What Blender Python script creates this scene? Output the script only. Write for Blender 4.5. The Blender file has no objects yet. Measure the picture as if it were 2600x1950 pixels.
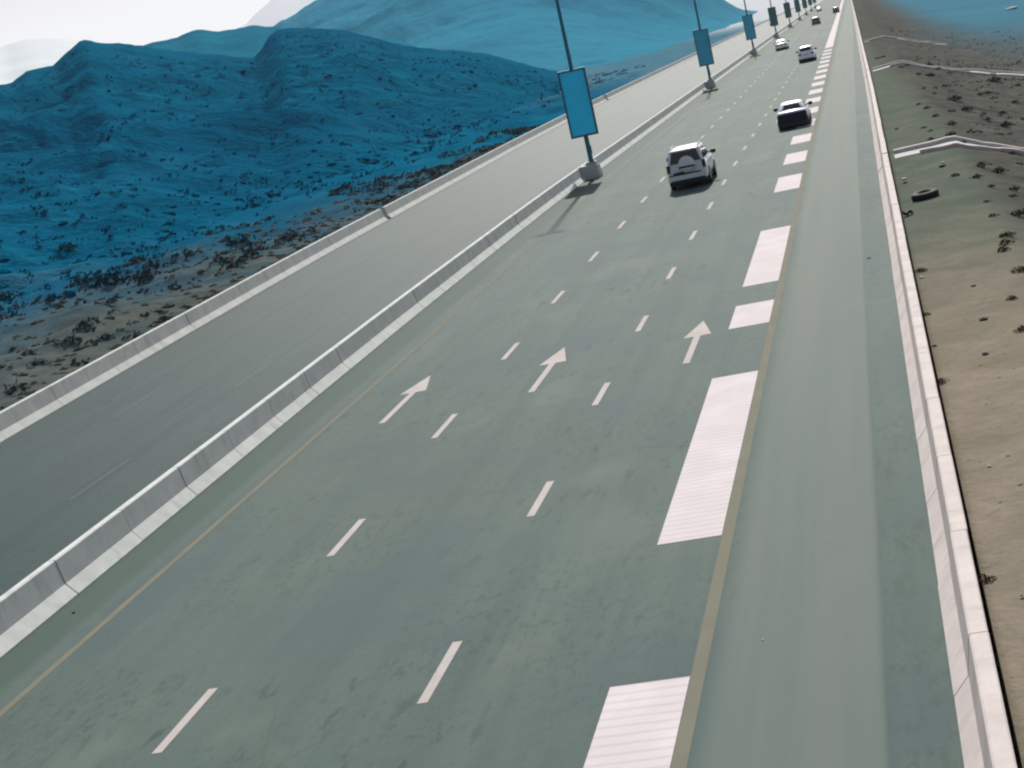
import bpy, bmesh, math, random
import numpy as np
from mathutils import Vector, Matrix

random.seed(7)
SC = bpy.context.scene
COL = SC.collection
R = math.radians

# ------------------------------------------------------------------ camera
CAM_Z = 8.063
FPX = 4366.4                      # focal length in pixels of a 2600 px wide frame
CR = Vector((0.95771775, 0.18671505, -0.21889315))
CU = Vector((0.17367956, 0.23135513, 0.95724094))
CF = Vector((-0.22937334, 0.9547839, -0.18914432))
cd = bpy.data.cameras.new('camera')
cd.sensor_width = 36.0
cd.sensor_fit = 'HORIZONTAL'
cd.lens = FPX / 2600.0 * 36.0
cd.clip_start = 0.5
cd.clip_end = 60000.0
cam = bpy.data.objects.new('camera', cd)
COL.objects.link(cam)
cam.matrix_world = Matrix(((CR.x, CU.x, -CF.x, 0), (CR.y, CU.y, -CF.y, 0), (CR.z, CU.z, -CF.z, CAM_Z), (0, 0, 0, 1)))
SC.camera = cam

# ------------------------------------------------------------------ light
SUN_EL, SUN_AZ = R(33), R(3.5)    # azimuth measured to the left of the road direction (+Y)
SKY_STRENGTH = 0.08
SUN_STRENGTH = 4.8
EXPOSURE = 0.82
w = bpy.data.worlds.new('World')
SC.world = w
w.use_nodes = True
nt = w.node_tree
bg = nt.nodes['Background']
sky = nt.nodes.new('ShaderNodeTexSky')
sky.sky_type = 'NISHITA'
sky.sun_disc = False
sky.sun_elevation = SUN_EL
sky.sun_rotation = -SUN_AZ
sky.air_density = 1.0
sky.dust_density = 2.0
sky.ozone_density = 1.0
hs = nt.nodes.new('ShaderNodeHueSaturation')
wtc = nt.nodes.new('ShaderNodeTexCoord')
wsp = nt.nodes.new('ShaderNodeSeparateXYZ')
wmr = nt.nodes.new('ShaderNodeMapRange')         # dusty, colourless air low down, bluer overhead
for i_, x_ in enumerate((0.08, 0.6, 0.0, 1.15)): wmr.inputs[1 + i_].default_value = x_
nt.links.new(wtc.outputs['Generated'], wsp.inputs[0])
nt.links.new(wsp.outputs[2], wmr.inputs[0])
nt.links.new(wmr.outputs[0], hs.inputs['Saturation'])
wmv = nt.nodes.new('ShaderNodeMapRange')         # the dusty horizon is duller than the open sky
for i_, x_ in enumerate((0.08, 0.6, 0.32, 1.1)): wmv.inputs[1 + i_].default_value = x_
nt.links.new(wsp.outputs[2], wmv.inputs[0])
nt.links.new(wmv.outputs[0], hs.inputs['Value'])
nt.links.new(sky.outputs[0], hs.inputs['Color'])
wmx = nt.nodes.new('ShaderNodeMix'); wmx.data_type = 'RGBA'; wmx.blend_type = 'MULTIPLY'
wmx.inputs[0].default_value = 1.0
wmx.inputs[7].default_value = (1.03, 0.95, 0.93, 1)
nt.links.new(hs.outputs[0], wmx.inputs[6])
nt.links.new(wmx.outputs[2], bg.inputs['Color'])
bg.inputs['Strength'].default_value = SKY_STRENGTH
sl = bpy.data.lights.new('sun', 'SUN')
sl.energy = SUN_STRENGTH
sl.angle = R(1.0)
sl.color = (1.0, 0.955, 0.9)
sun = bpy.data.objects.new('sun', sl)
COL.objects.link(sun)
sdir = Vector((-math.sin(SUN_AZ) * math.cos(SUN_EL), math.cos(SUN_AZ) * math.cos(SUN_EL), math.sin(SUN_EL)))
sun.rotation_euler = sdir.to_track_quat('Z', 'Y').to_euler()
sun.location = (0, 0, 60)
SC.view_settings.view_transform = 'Standard'
SC.view_settings.look = 'None'
SC.view_settings.exposure = EXPOSURE
SC.view_settings.gamma = 1.0
SC.cycles.filter_width = 2.2      # the photograph is soft
SC.cycles.use_denoising = True
SC.cycles.max_bounces = 8
SC.cycles.volume_bounces = 1

# ------------------------------------------------------------------ helpers
def tag(o, label=None, cat=None, group=None, kind=None):
    if label: o['label'] = label
    if cat: o['category'] = cat
    if group: o['group'] = group
    if kind: o['kind'] = kind
    return o

def empty(name, loc=(0, 0, 0), rz=0.0):
    o = bpy.data.objects.new(name, None)
    o.empty_display_size = 0.3
    COL.objects.link(o)
    o.location = loc
    o.rotation_euler = (0, 0, rz)
    return o

class MB:
    def __init__(s):
        s.v, s.f, s.mi = [], [], []
        s.smooth = []
    def add(s, verts, faces, m=0, smooth=False):
        b = len(s.v)
        s.v += [tuple(p) for p in verts]
        s.f += [tuple(i + b for i in f) for f in faces]
        s.mi += [m] * len(faces)
        s.smooth += [smooth] * len(faces)
        return s
    def box(s, x0, x1, y0, y1, z0, z1, m=0):
        v = [(x0, y0, z0), (x1, y0, z0), (x1, y1, z0), (x0, y1, z0), (x0, y0, z1), (x1, y0, z1), (x1, y1, z1), (x0, y1, z1)]
        return s.add(v, [(3, 2, 1, 0), (4, 5, 6, 7), (0, 1, 5, 4), (1, 2, 6, 5), (2, 3, 7, 6), (3, 0, 4, 7)], m)
    def loft(s, rings, m=0, caps=True, closed=True, smooth=True):
        n = len(rings[0]); v = [p for r in rings for p in r]; f = []
        for i in range(len(rings) - 1):
            for j in range(n if closed else n - 1):
                a, b = i * n + j, i * n + (j + 1) % n
                f.append((a, b, b + n, a + n))
        s.add(v, f, m, smooth)
        if caps and closed:
            s.add(list(rings[0]), [tuple(reversed(range(n)))], m)
            s.add(list(rings[-1]), [tuple(range(n))], m)
        return s
    def tube(s, p0, p1, r0, r1=None, n=12, m=0, caps=True):
        r1 = r0 if r1 is None else r1
        p0, p1 = Vector(p0), Vector(p1)
        d = (p1 - p0).normalized()
        a = d.orthogonal().normalized(); b = d.cross(a)
        rings = [[tuple(p + (a * math.cos(t) + b * math.sin(t)) * r) for t in [2 * math.pi * k / n for k in range(n)]] for p, r in ((p0, r0), (p1, r1))]
        return s.loft(rings, m, caps)
    def lathe(s, prof, center, axis='X', n=24, m=0):
        rings = []
        for r, h in prof:
            ring = []
            for k in range(n):
                t = 2 * math.pi * k / n
                c, d = r * math.cos(t), r * math.sin(t)
                p = {'X': (h, c, d), 'Y': (c, h, d), 'Z': (c, d, h)}[axis]
                ring.append(tuple(p[i] + center[i] for i in range(3)))
            rings.append(ring)
        return s.loft(rings, m, True)
    def build(s, name, mats, parent=None, recalc=True):
        me = bpy.data.meshes.new(name)
        me.from_pydata(s.v, [], s.f)
        for mt in (mats if isinstance(mats, (list, tuple)) else [mats]):
            me.materials.append(mt)
        me.polygons.foreach_set('material_index', s.mi)
        me.polygons.foreach_set('use_smooth', s.smooth)
        if recalc:
            b = bmesh.new(); b.from_mesh(me)
            bmesh.ops.recalc_face_normals(b, faces=b.faces)
            b.to_mesh(me); b.free()
        me.update()
        o = bpy.data.objects.new(name, me)
        COL.objects.link(o)
        if parent: o.parent = parent
        return o

def copy_tree(o, parent=None):
    c = o.copy(); COL.objects.link(c); c.parent = parent
    for ch in [x for x in COL.objects if x.parent == o]:
        copy_tree(ch, c)
    return c

# ---- materials
class NT:
    def __init__(s, name):
        s.m = bpy.data.materials.new(name); s.m.use_nodes = True
        s.t = s.m.node_tree; s.b = s.t.nodes['Principled BSDF']
    def n(s, kind, **kw):
        o = s.t.nodes.new(kind)
        for k, v in kw.items(): setattr(o, k, v)
        return o
    def l(s, a, b): s.t.links.new(a, b)
    def coord(s, scale=(1, 1, 1), rot=(0, 0, 0), loc=(0, 0, 0)):
        tc = s.n('ShaderNodeTexCoord'); mp = s.n('ShaderNodeMapping')
        mp.inputs['Scale'].default_value = scale; mp.inputs['Rotation'].default_value = rot; mp.inputs['Location'].default_value = loc
        s.l(tc.outputs['Object'], mp.inputs['Vector'])
        return mp.outputs[0]
    def noise(s, scale=1.0, detail=4, rough=0.55, vec=None, dist=0.0):
        o = s.n('ShaderNodeTexNoise'); o.inputs['Scale'].default_value = scale; o.inputs['Detail'].default_value = detail
        o.inputs['Roughness'].default_value = rough; o.inputs['Distortion'].default_value = dist
        if vec is not None: s.l(vec, o.inputs['Vector'])
        return o.outputs['Fac']
    def ramp(s, fac, stops):
        o = s.n('ShaderNodeValToRGB'); e = o.color_ramp.elements
        while len(e) < len(stops): e.new(0.5)
        for k, (p, c) in enumerate(stops):
            e[k].position = p; e[k].color = (*c, 1) if len(c) == 3 else c
        s.l(fac, o.inputs[0]); return o.outputs[0]
    def frange(s, v, a, b, c=0.0, d=1.0):
        o = s.n('ShaderNodeMapRange'); o.interpolation_type = 'SMOOTHSTEP'
        for i, x in enumerate((a, b, c, d)): o.inputs[1 + i].default_value = x
        s.l(v, o.inputs[0]); return o.outputs[0]
    def math(s, op, a, b=None):
        o = s.n('ShaderNodeMath', operation=op)
        for i, x in enumerate((a, b)):
            if x is None: continue
            if isinstance(x, (int, float)): o.inputs[i].default_value = x
            else: s.l(x, o.inputs[i])
        return o.outputs[0]
    def mix(s, fac, a, b, blend='MIX'):
        o = s.n('ShaderNodeMix', data_type='RGBA', blend_type=blend)
        for sock, x in ((o.inputs[0], fac), (o.inputs[6], a), (o.inputs[7], b)):
            if isinstance(x, (int, float)): sock.default_value = x
            elif isinstance(x, tuple): sock.default_value = (*x, 1)
            else: s.l(x, sock)
        return o.outputs[2]
    def sep(s, vec):
        o = s.n('ShaderNodeSeparateXYZ'); s.l(vec, o.inputs[0]); return o.outputs
    def bump(s, h, strength=0.3, dist=0.05):
        o = s.n('ShaderNodeBump'); o.inputs['Strength'].default_value = strength; o.inputs['Distance'].default_value = dist
        s.l(h, o.inputs['Height']); s.l(o.outputs[0], s.b.inputs['Normal'])
    def done(s, col, rough=0.8, spec=0.3, metal=0.0):
        if isinstance(col, tuple): s.b.inputs['Base Color'].default_value = (*col, 1)
        else: s.l(col, s.b.inputs['Base Color'])
        if isinstance(rough, (int, float)): s.b.inputs['Roughness'].default_value = rough
        else: s.l(rough, s.b.inputs['Roughness'])
        s.b.inputs['Specular IOR Level'].default_value = spec
        s.b.inputs['Metallic'].default_value = metal
        return s.m

def plain(name, col, rough=0.5, spec=0.4, metal=0.0, var=0.12, scale=6.0, coat=0.0):
    k = NT(name)
    f = k.noise(scale, 5, 0.6, k.coord())
    lo = tuple(c * (1 - var) for c in col); hi = tuple(min(1, c * (1 + var)) for c in col)
    m = k.done(k.ramp(f, [(0.3, lo), (0.7, hi)]), rough, spec, metal)
    k.b.inputs['Coat Weight'].default_value = coat
    return m

def mat_asphalt(name, base, streak=0.5, seed=0.0, shoulder=False, rough=0.85, spec=0.06):
    k = NT(name)
    v = k.coord(loc=(seed, seed * 3, 0))
    big = k.noise(0.11, 4, 0.5, k.coord(scale=(1, 0.4, 1), loc=(seed, seed * 3, 0)), 0.3)
    med = k.noise(0.9, 5, 0.6, k.coord(scale=(1, 0.22, 1), loc=(seed, 0, 0)))
    fine = k.noise(26.0, 3, 0.7, v)
    st = k.noise(1.0, 6, 0.6, k.coord(scale=(1.6, 0.035, 1), loc=(seed, 0, 0)))
    c = k.ramp(big, [(0.3, tuple(x * 0.93 for x in base)), (0.72, tuple(x * 1.06 for x in base))])
    c = k.mix(k.frange(med, 0.36, 0.7), c, k.mix(1.0, c, (0.92, 0.94, 0.94), 'MULTIPLY'))
    c = k.mix(k.frange(st, 0.4, 0.68, 0, streak), c, k.mix(1.0, c, (0.66, 0.76, 0.77), 'MULTIPLY'))
    c = k.mix(k.frange(k.math('ADD', k.math('MULTIPLY', fine, 0.5), k.math('MULTIPLY', k.noise(9.0, 4, 0.75, v), 0.5)), 0.38, 0.66, 0, 0.55), c, k.mix(1.0, c, (0.7, 0.7, 0.7), 'MULTIPLY'))
    # dark tar / rubber flecks, stretched along the lanes
    fl = k.noise(1.0, 3, 0.6, k.coord(scale=(3.2, 0.9, 1), loc=(seed, 5, 0)))
    zone = k.noise(0.09, 2, 0.5, k.coord(loc=(9, seed, 0)))
    fm = k.math('MULTIPLY', k.frange(fl, 0.57, 0.68), k.frange(zone, 0.42, 0.58))
    c = k.mix(k.math('MULTIPLY', fm, 0.75), c, tuple(x * 0.5 for x in base))
    f2 = k.noise(1.0, 4, 0.7, k.coord(scale=(7.0, 2.6, 1), loc=(seed, 2, 0)))
    z2 = k.noise(0.22, 3, 0.6, k.coord(loc=(4, seed + 8, 0)))
    c = k.mix(k.math('MULTIPLY', k.math('MULTIPLY', k.frange(f2, 0.5, 0.64), k.frange(z2, 0.42, 0.58)), 0.6), c, tuple(q * 0.55 for q in base))
    if shoulder:
        x = k.sep(k.coord())[0]
        # polished wheel tracks and oil down the middle of each lane, patchy
        tr = k.math('SINE', k.math('MULTIPLY', k.math('ADD', x, k.math('MULTIPLY', k.math('SUBTRACT', big, 0.5), 0.5)), 3.4428))
        pt = k.noise(0.16, 3, 0.5, k.coord(scale=(1, 0.25, 1), loc=(3, 1, 0)))
        c = k.mix(k.math('MULTIPLY', k.frange(tr, -0.2, 1.0, 0, 0.35), k.frange(pt, 0.35, 0.65)), c, k.mix(1.0, c, (0.72, 0.76, 0.78), 'MULTIPLY'))
        pa = k.noise(0.33, 4, 0.6, k.coord(scale=(1, 0.5, 1), loc=(31, 7, 0)))
        c = k.mix(k.frange(pa, 0.5, 0.64, 0, 0.7), c, (base[0] * 0.68, base[1] * 0.74, base[2] * 0.86))
        c = k.mix(k.frange(pa, 0.45, 0.3, 0, 0.5), c, (base[0] * 1.26, base[1] * 1.16, base[2] * 1.04))
        ck = k.n('ShaderNodeTexVoronoi'); ck.feature = 'DISTANCE_TO_EDGE'; ck.inputs['Scale'].default_value = 0.16
        k.l(k.coord(scale=(1.4, 0.5, 1)), ck.inputs['Vector'])
        cm = k.math('MULTIPLY', k.frange(k.math('ADD', ck.outputs['Distance'], k.math('MULTIPLY', k.math('SUBTRACT', med, 0.5), 0.03)), 0.006, 0.0), k.frange(zone, 0.5, 0.62))
        c = k.mix(k.math('MULTIPLY', cm, 0.5), c, tuple(q * 0.5 for q in base))
        wob = k.math('ADD', x, k.math('MULTIPLY', k.math('SUBTRACT', big, 0.5), 0.25))
        # newer, paler paving of the hard shoulder with a seam, then a dirty strip against the barrier
        sh = k.math('MULTIPLY', k.frange(x, -3.3, -2.9), k.frange(wob, -1.0, -1.08))
        c = k.mix(k.math('MULTIPLY', sh, 0.75), c, k.mix(k.frange(st, 0.35, 0.65), (base[0] * 1.5, base[1] * 1.25, base[2] * 1.22), (base[0] * 1.28, base[1] * 1.18, base[2] * 1.14)))
        seam = k.math('MULTIPLY', k.frange(x, -1.12, -1.05), k.frange(x, -0.96, -1.03))
        c = k.mix(k.math('MULTIPLY', seam, 0.22), c, tuple(q * 0.6 for q in base))
        ed = k.math('MULTIPLY', k.frange(x, -1.0, -0.9), k.frange(k.noise(2.2, 4, 0.7, k.coord(scale=(1.3, 0.5, 1))), 0.53, 0.68))
        c = k.mix(k.math('MULTIPLY', ed, 0.55), c, tuple(q * 0.62 for q in base))
        # grime gutter along the median
        gu = k.frange(wob, -14.75, -15.05)
        c = k.mix(k.math('MULTIPLY', gu, 0.8), c, (base[0] * 0.55, base[1] * 0.66, base[2] * 0.6))
    k.bump(fine, 0.25, 0.01)
    return k.done(c, rough, spec)

def mat_concrete(name, base, dirty=(0.16, 0.17, 0.16)):
    k = NT(name)
    v = k.coord()
    a = k.noise(1.4, 6, 0.6, v)
    st = k.noise(1.0, 5, 0.6, k.coord(scale=(1, 1.8, 0.35)))
    fine = k.noise(35, 3, 0.7, v)
    c = k.ramp(a, [(0.28, tuple(x * 0.86 for x in base)), (0.7, tuple(min(1, x * 1.08) for x in base))])
    c = k.mix(k.frange(st, 0.52, 0.75, 0, 0.4), c, dirty)
    c = k.mix(k.frange(fine, 0.4, 0.75, 0, 0.15), c, dirty)
    k.bump(fine, 0.2, 0.01)
    return k.done(c, 0.95, 0.05)

def mat_marking(name, base, road, wear=0.5, ribs=False):
    k = NT(name)
    v = k.coord()
    c = base
    n = k.noise(5.0, 6, 0.75, v)
    m = k.frange(n, 0.56, 0.72, 0, wear)
    c = k.mix(k.frange(k.noise(0.9, 4, 0.6, v), 0.35, 0.7), tuple(x * 0.9 for x in base), base)
    if ribs:
        wv = k.n('ShaderNodeTexWave'); wv.wave_type = 'BANDS'; wv.bands_direction = 'Y'
        wv.inputs['Scale'].default_value = 1.25; wv.inputs['Distortion'].default_value = 1.2; wv.inputs['Detail'].default_value = 2
        k.l(v, wv.inputs['Vector'])
        c = k.mix(k.frange(wv.outputs['Fac'], 0.0, 0.35, 0.15, 0.0), c, road)
    c = k.mix(m, c, road)
    return k.done(c, 0.95, 0.04)

ASPH = (0.077, 0.109, 0.096)
M = {}
M['asphalt'] = mat_asphalt('asphalt_right', ASPH, 0.45, 0.0, True)
M['asphalt2'] = mat_asphalt('asphalt_left', (0.03, 0.058, 0.056), 0.7, 13.0, False, 0.72, 0.05)
M['white'] = mat_marking('white_paint', (0.4, 0.365, 0.34), ASPH, 0.45)
M['block'] = mat_marking('white_thermoplastic', (0.53, 0.485, 0.48), ASPH, 0.08, True)
M['faded'] = mat_marking('faded_white_paint', (0.05, 0.072, 0.068), (0.028, 0.048, 0.046), 0.9)
_fb = M['faded'].node_tree.nodes['Principled BSDF']; _fb.inputs['Roughness'].default_value = 0.72; _fb.inputs['Specular IOR Level'].default_value = 0.05
M['yellow'] = mat_marking('faded_yellow_paint', (0.148, 0.15, 0.112), ASPH, 0.4)
M['concrete'] = mat_concrete('pale_concrete', (0.5, 0.45, 0.42))
M['concrete_grey'] = mat_concrete('weathered_concrete', (0.4, 0.42, 0.39))
M['concrete_median'] = mat_concrete('median_concrete', (0.5, 0.52, 0.485))
M['concrete_verge'] = mat_concrete('verge_concrete', (0.46, 0.475, 0.44))
M['joint'] = plain('dark_joint', (0.08, 0.085, 0.08), 0.9, 0.1)  # dark colour of the recessed core inside the barrier joints

# ------------------------------------------------------------------ ground functions
def hash2(ix, iy, seed):
    h = (ix.astype(np.int64) * 374761393 + iy.astype(np.int64) * 668265263 + seed * 1442695041) & 0xFFFFFFFF
    h = ((h ^ (h >> 13)) * 1274126177) & 0xFFFFFFFF
    return ((h ^ (h >> 16)) & 0xFFFF) / 65535.0
def vnoise(x, y, seed=0):
    x, y = np.asarray(x, float), np.asarray(y, float)
    ix, iy = np.floor(x), np.floor(y); fx, fy = x - ix, y - iy
    fx, fy = fx * fx * (3 - 2 * fx), fy * fy * (3 - 2 * fy)
    a = hash2(ix, iy, seed); b = hash2(ix + 1, iy, seed); c = hash2(ix, iy + 1, seed); d = hash2(ix + 1, iy + 1, seed)
    return (a * (1 - fx) + b * fx) * (1 - fy) + (c * (1 - fx) + d * fx) * fy - 0.5
def fbm(x, y, oct=5, seed=0, gain=0.5, ridged=False):
    s, amp = 0.0, 1.0
    for k in range(oct):
        n = vnoise(np.asarray(x) * 2 ** k, np.asarray(y) * 2 ** k, seed + k * 17)
        s = s + amp * ((0.5 - 2 * np.abs(n)) if ridged else n)
        amp *= gain
    return s
def sstep(a, b, x):
    t = np.clip((np.asarray(x, float) - a) / (b - a), 0, 1); return t * t * (3 - 2 * t)
def road_z(y):
    y = np.asarray(y, float)
    t = np.clip(y - 70, 0, None)
    return -np.where(t < 30, 0.0085 * t * t / 60, 0.0085 * (t - 15)) * np.where(y < 1800, 1, 0) + np.where(y < 1800, 0, -0.0085 * 1715)
def road_c(y):                      # slow drift of the axis to the left
    y = np.asarray(y, float)
    return -0.0018 * np.clip(y - 110, 0, None)
LBX = ([-50, 0, 46, 96, 144, 201, 320, 424, 900, 2000], [-25.6, -25.9, -26.8, -28.0, -29.6, -30.9, -31.8, -32.2, -33.5, -37])
def left_bar_x(y): return np.interp(y, *LBX)
def ground_z(x, y):
    x, y = np.asarray(x, float), np.asarray(y, float)
    z0 = road_z(y); cx = road_c(y)
    d = x - cx - 0.262
    crest = 2.45 + 0.35 * vnoise(y * 0.09, y * 0, 5)
    berm = 0.52 + 0.1 * np.clip(d / crest, 0, 1)
    drop = np.clip((d - crest) / 2.35, 0, None)
    right = berm - 6.6 * (1 - np.exp(-drop / 6.6)) + fbm(x * 0.35, y * 0.35, 4, 3) * 0.16 * sstep(0.3, 2.5, d) \
        + fbm(x * 1.1, y * 1.1, 3, 8) * 0.16 * sstep(2.2, 5, d) + fbm(x * 0.04, y * 0.04, 4, 4) * 2.6 * sstep(12, 60, d) - 4.0 * sstep(30, 260, d)
    s = left_bar_x(y) - 0.75 - x
    left = 0.35 + 0.03 * np.clip(s, 0, 120) + fbm(x * 0.25, y * 0.25, 5, 11) * 0.7 * sstep(0.5, 5, s) + fbm(x * 0.02, y * 0.02, 3, 12) * 3 * sstep(20, 90, s)
    mid = -0.35 + 0 * x
    zz = np.where(d > 0, right, np.where(s > 0, left, mid))
    return z0 + zz

def px_ray(px, py):
    """world direction seen at native photo pixel (2600 x 1950)"""
    return (CF * FPX + CR * (px - 1300) - CU * (py - 975)).normalized()
def px_on(px, py, zf, t0=10.0, t1=2500.0):
    d = px_ray(px, py); t = t0
    while t < t1:
        p = Vector((0, 0, CAM_Z)) + d * t
        if p.z < float(zf(p.x, p.y)): break
        t *= 1.004
    a, b = t / 1.004, t
    for _ in range(20):
        m_ = (a + b) / 2; p = Vector((0, 0, CAM_Z)) + d * m_
        if p.z < float(zf(p.x, p.y)): b = m_
        else: a = m_
    return Vector((0, 0, CAM_Z)) + d * b
def on_road(px, py): return px_on(px, py, lambda x, y: road_z(y))
def on_ground(px, py): return px_on(px, py, ground_z)

def grid_mesh(name, X, Y, Z, mat, mask=None, smooth=True):
    n, m_ = X.shape
    me = bpy.data.meshes.new(name)
    co = np.stack([X, Y, Z], -1).reshape(-1, 3).astype(np.float32)
    i, j = np.meshgrid(np.arange(n - 1), np.arange(m_ - 1), indexing='ij')
    a = (i * m_ + j).ravel()
    F = np.stack([a, a + m_, a + m_ + 1, a + 1], -1)
    if mask is not None: F = F[mask.ravel()]
    me.vertices.add(len(co)); me.vertices.foreach_set('co', co.ravel())
    me.loops.add(F.size); me.loops.foreach_set('vertex_index', F.ravel().astype(np.int32))
    me.polygons.add(len(F)); me.polygons.foreach_set('loop_start', np.arange(0, F.size, 4, dtype=np.int32))
    me.polygons.foreach_set('loop_total', np.full(len(F), 4, np.int32))
    me.update(calc_edges=True)
    b = bmesh.new(); b.from_mesh(me); bmesh.ops.recalc_face_normals(b, faces=b.faces)
    if sum(f.normal.z for f in list(b.faces)[:200]) < 0: bmesh.ops.reverse_faces(b, faces=b.faces)
    b.to_mesh(me); b.free()
    me.polygons.foreach_set('use_smooth', np.full(len(me.polygons), smooth))
    me.materials.append(mat)
    o = bpy.data.objects.new(name, me); COL.objects.link(o)
    return o

def mat_rock(name, dark, mid, pale, sc=1.0, foot=None, spots=0.5, k=None):
    k = k or NT(name)
    v = k.coord()
    a = k.noise(0.012 * sc, 6, 0.6, v, 0.8)
    b = k.noise(0.09 * sc, 7, 0.66, k.coord(scale=(1, 1, 1.8)), 0.5)
    c_ = k.noise(0.7 * sc, 5, 0.7, v)
    col = k.ramp(b, [(0.3, dark), (0.52, mid), (0.74, pale)])
    col = k.mix(k.frange(a, 0.35, 0.65), col, k.mix(1.0, col, (0.9, 1.22, 1.12), 'MULTIPLY'))
    vo = k.n('ShaderNodeTexVoronoi'); vo.inputs['Scale'].default_value = 0.22 * sc; k.l(v, vo.inputs['Vector'])
    sp = k.math('MULTIPLY', k.frange(vo.outputs['Distance'], 0.3, 0.12), k.frange(c_, 0.42, 0.6))
    col = k.mix(k.math('MULTIPLY', sp, spots), col, tuple(x * 0.45 for x in dark))
    col = k.mix(k.frange(c_, 0.6, 0.76, 0, 0.45), col, tuple(min(1, x * 1.5) for x in pale))
    if foot:
        # brown scree at the foot, thinning out up the slope
        X_, Y_, Z_ = k.sep(v)[:3]
        zz = k.math('ADD', k.math('ADD', k.math('MULTIPLY', X_, 1.0), k.math('MULTIPLY', Y_, foot[2])), k.math('MULTIPLY', k.math('SUBTRACT', b, 0.5), 40))
        fm = k.frange(zz, foot[0], foot[1])
        br = k.ramp(k.noise(0.5, 6, 0.68, v), [(0.3, (0.03, 0.047, 0.047)), (0.55, (0.068, 0.08, 0.072)), (0.75, (0.105, 0.108, 0.094))])
        col = k.mix(fm, col, br)
    if name == 'left_ground': return k, col
    k.bump(k.math('ADD', k.math('MULTIPLY', b, 3.0), c_), 0.6, 1.2)
    return k.done(col, 1.0, 0.0)

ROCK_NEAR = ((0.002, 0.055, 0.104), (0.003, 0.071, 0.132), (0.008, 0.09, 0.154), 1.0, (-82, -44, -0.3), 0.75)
# ------------------------------------------------------------------ ground sheet
k = NT('desert_ground')
v = k.coord()
X_, Y_, Z_ = k.sep(v)[:3]
big = k.noise(0.035, 5, 0.6, v, 0.5)
med = k.noise(0.55, 6, 0.68, v, 0.4)
fin = k.noise(4.0, 5, 0.7, v)
tan = k.ramp(med, [(0.3, (0.14, 0.125, 0.092)), (0.55, (0.182, 0.158, 0.12)), (0.75, (0.22, 0.192, 0.152))])
grav = k.ramp(med, [(0.3, (0.045, 0.05, 0.045)), (0.52, (0.076, 0.078, 0.068)), (0.75, (0.115, 0.107, 0.09))])
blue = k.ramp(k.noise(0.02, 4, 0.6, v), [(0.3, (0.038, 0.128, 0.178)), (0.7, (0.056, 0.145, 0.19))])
# the compacted bank keeps its sand, the slope below is dark gravel, the low plain beyond fades to blue-grey with distance
xr = k.math('ADD', X_, k.math('MULTIPLY', k.math('SUBTRACT', med, 0.5), 2.2))
bank = k.frange(k.math('SUBTRACT', xr, k.math('MULTIPLY', k.math('SUBTRACT', 62, Y_), 0.02)), 4.0, 2.1)
greyer = k.frange(k.math('ADD', Y_, k.math('MULTIPLY', big, 20)), 42, 66)
bankc = k.mix(greyer, tan, k.mix(k.frange(med, 0.3, 0.7), (0.072, 0.092, 0.074), (0.108, 0.116, 0.092)))
c = k.mix(bank, grav, bankc)
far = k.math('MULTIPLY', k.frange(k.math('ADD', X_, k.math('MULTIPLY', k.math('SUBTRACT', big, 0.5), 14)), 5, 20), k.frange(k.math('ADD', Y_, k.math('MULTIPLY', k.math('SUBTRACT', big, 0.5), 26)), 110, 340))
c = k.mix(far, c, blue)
# left verge: brown scree with stones, then distance haze painted as a pale tone far along the left
lefts = k.frange(X_, -27.0, -26.0, 1, 0)
_, brown = mat_rock('left_ground', *ROCK_NEAR, k)
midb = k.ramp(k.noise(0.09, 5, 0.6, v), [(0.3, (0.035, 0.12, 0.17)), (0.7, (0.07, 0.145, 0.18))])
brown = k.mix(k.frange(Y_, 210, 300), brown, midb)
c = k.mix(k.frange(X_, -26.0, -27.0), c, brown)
paleL = k.math('MULTIPLY', k.frange(X_, -26.0, -27.0), k.frange(Y_, 500, 800))
c = k.mix(paleL, c, (0.4, 0.42, 0.43))
c = k.mix(k.frange(fin, 0.55, 0.72, 0, 0.5), c, k.mix(1.0, c, (0.6, 0.62, 0.62), 'MULTIPLY'))
spk = k.noise(13.0, 3, 0.7, v)
c = k.mix(k.frange(spk, 0.6, 0.7, 0, 0.55), c, k.mix(1.0, c, (0.5, 0.52, 0.55), 'MULTIPLY'))
c = k.mix(k.frange(spk, 0.38, 0.3, 0, 0.4), c, k.mix(1.0, c, (1.5, 1.45, 1.4), 'MULTIPLY'))
c = k.mix(k.frange(fin, 0.42, 0.3, 0, 0.3), c, k.mix(1.0, c, (1.35, 1.33, 1.3), 'MULTIPLY'))
k.bump(k.math('ADD', k.math('MULTIPLY', med, 2.0), fin), 0.3, 0.1)
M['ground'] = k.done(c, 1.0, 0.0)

def geo(a, b, n, p=1.0):
    return list(a + (b - a) * (np.linspace(0, 1, n) ** p))
xs = [-22000, -15000, -9000, -5000, -2500, -1200, -700, -450, -300, -200] + geo(-150, -40, 60) + geo(-39.5, -23, 60) + [-20, -10, -4, -1, 0.1, 0.26, 0.27] \
    + geo(0.4, 14, 62) + geo(14.5, 70, 70) + [75, 82, 90, 100, 115, 135, 160, 200, 260, 340, 450, 700, 1200, 2500, 5000, 9000, 15000, 22000]
ys = [-3000, -800, -200, -60, -20] + geo(0, 20, 12) + geo(20.4, 110, 220) + geo(111, 300, 150) + geo(303, 900, 90) + [950, 1100, 1400, 1800, 2500, 4000, 7000, 12000, 20000, 26000]
XX, YY = np.meshgrid(np.array(xs, float), np.array(ys, float), indexing='ij')
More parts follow.
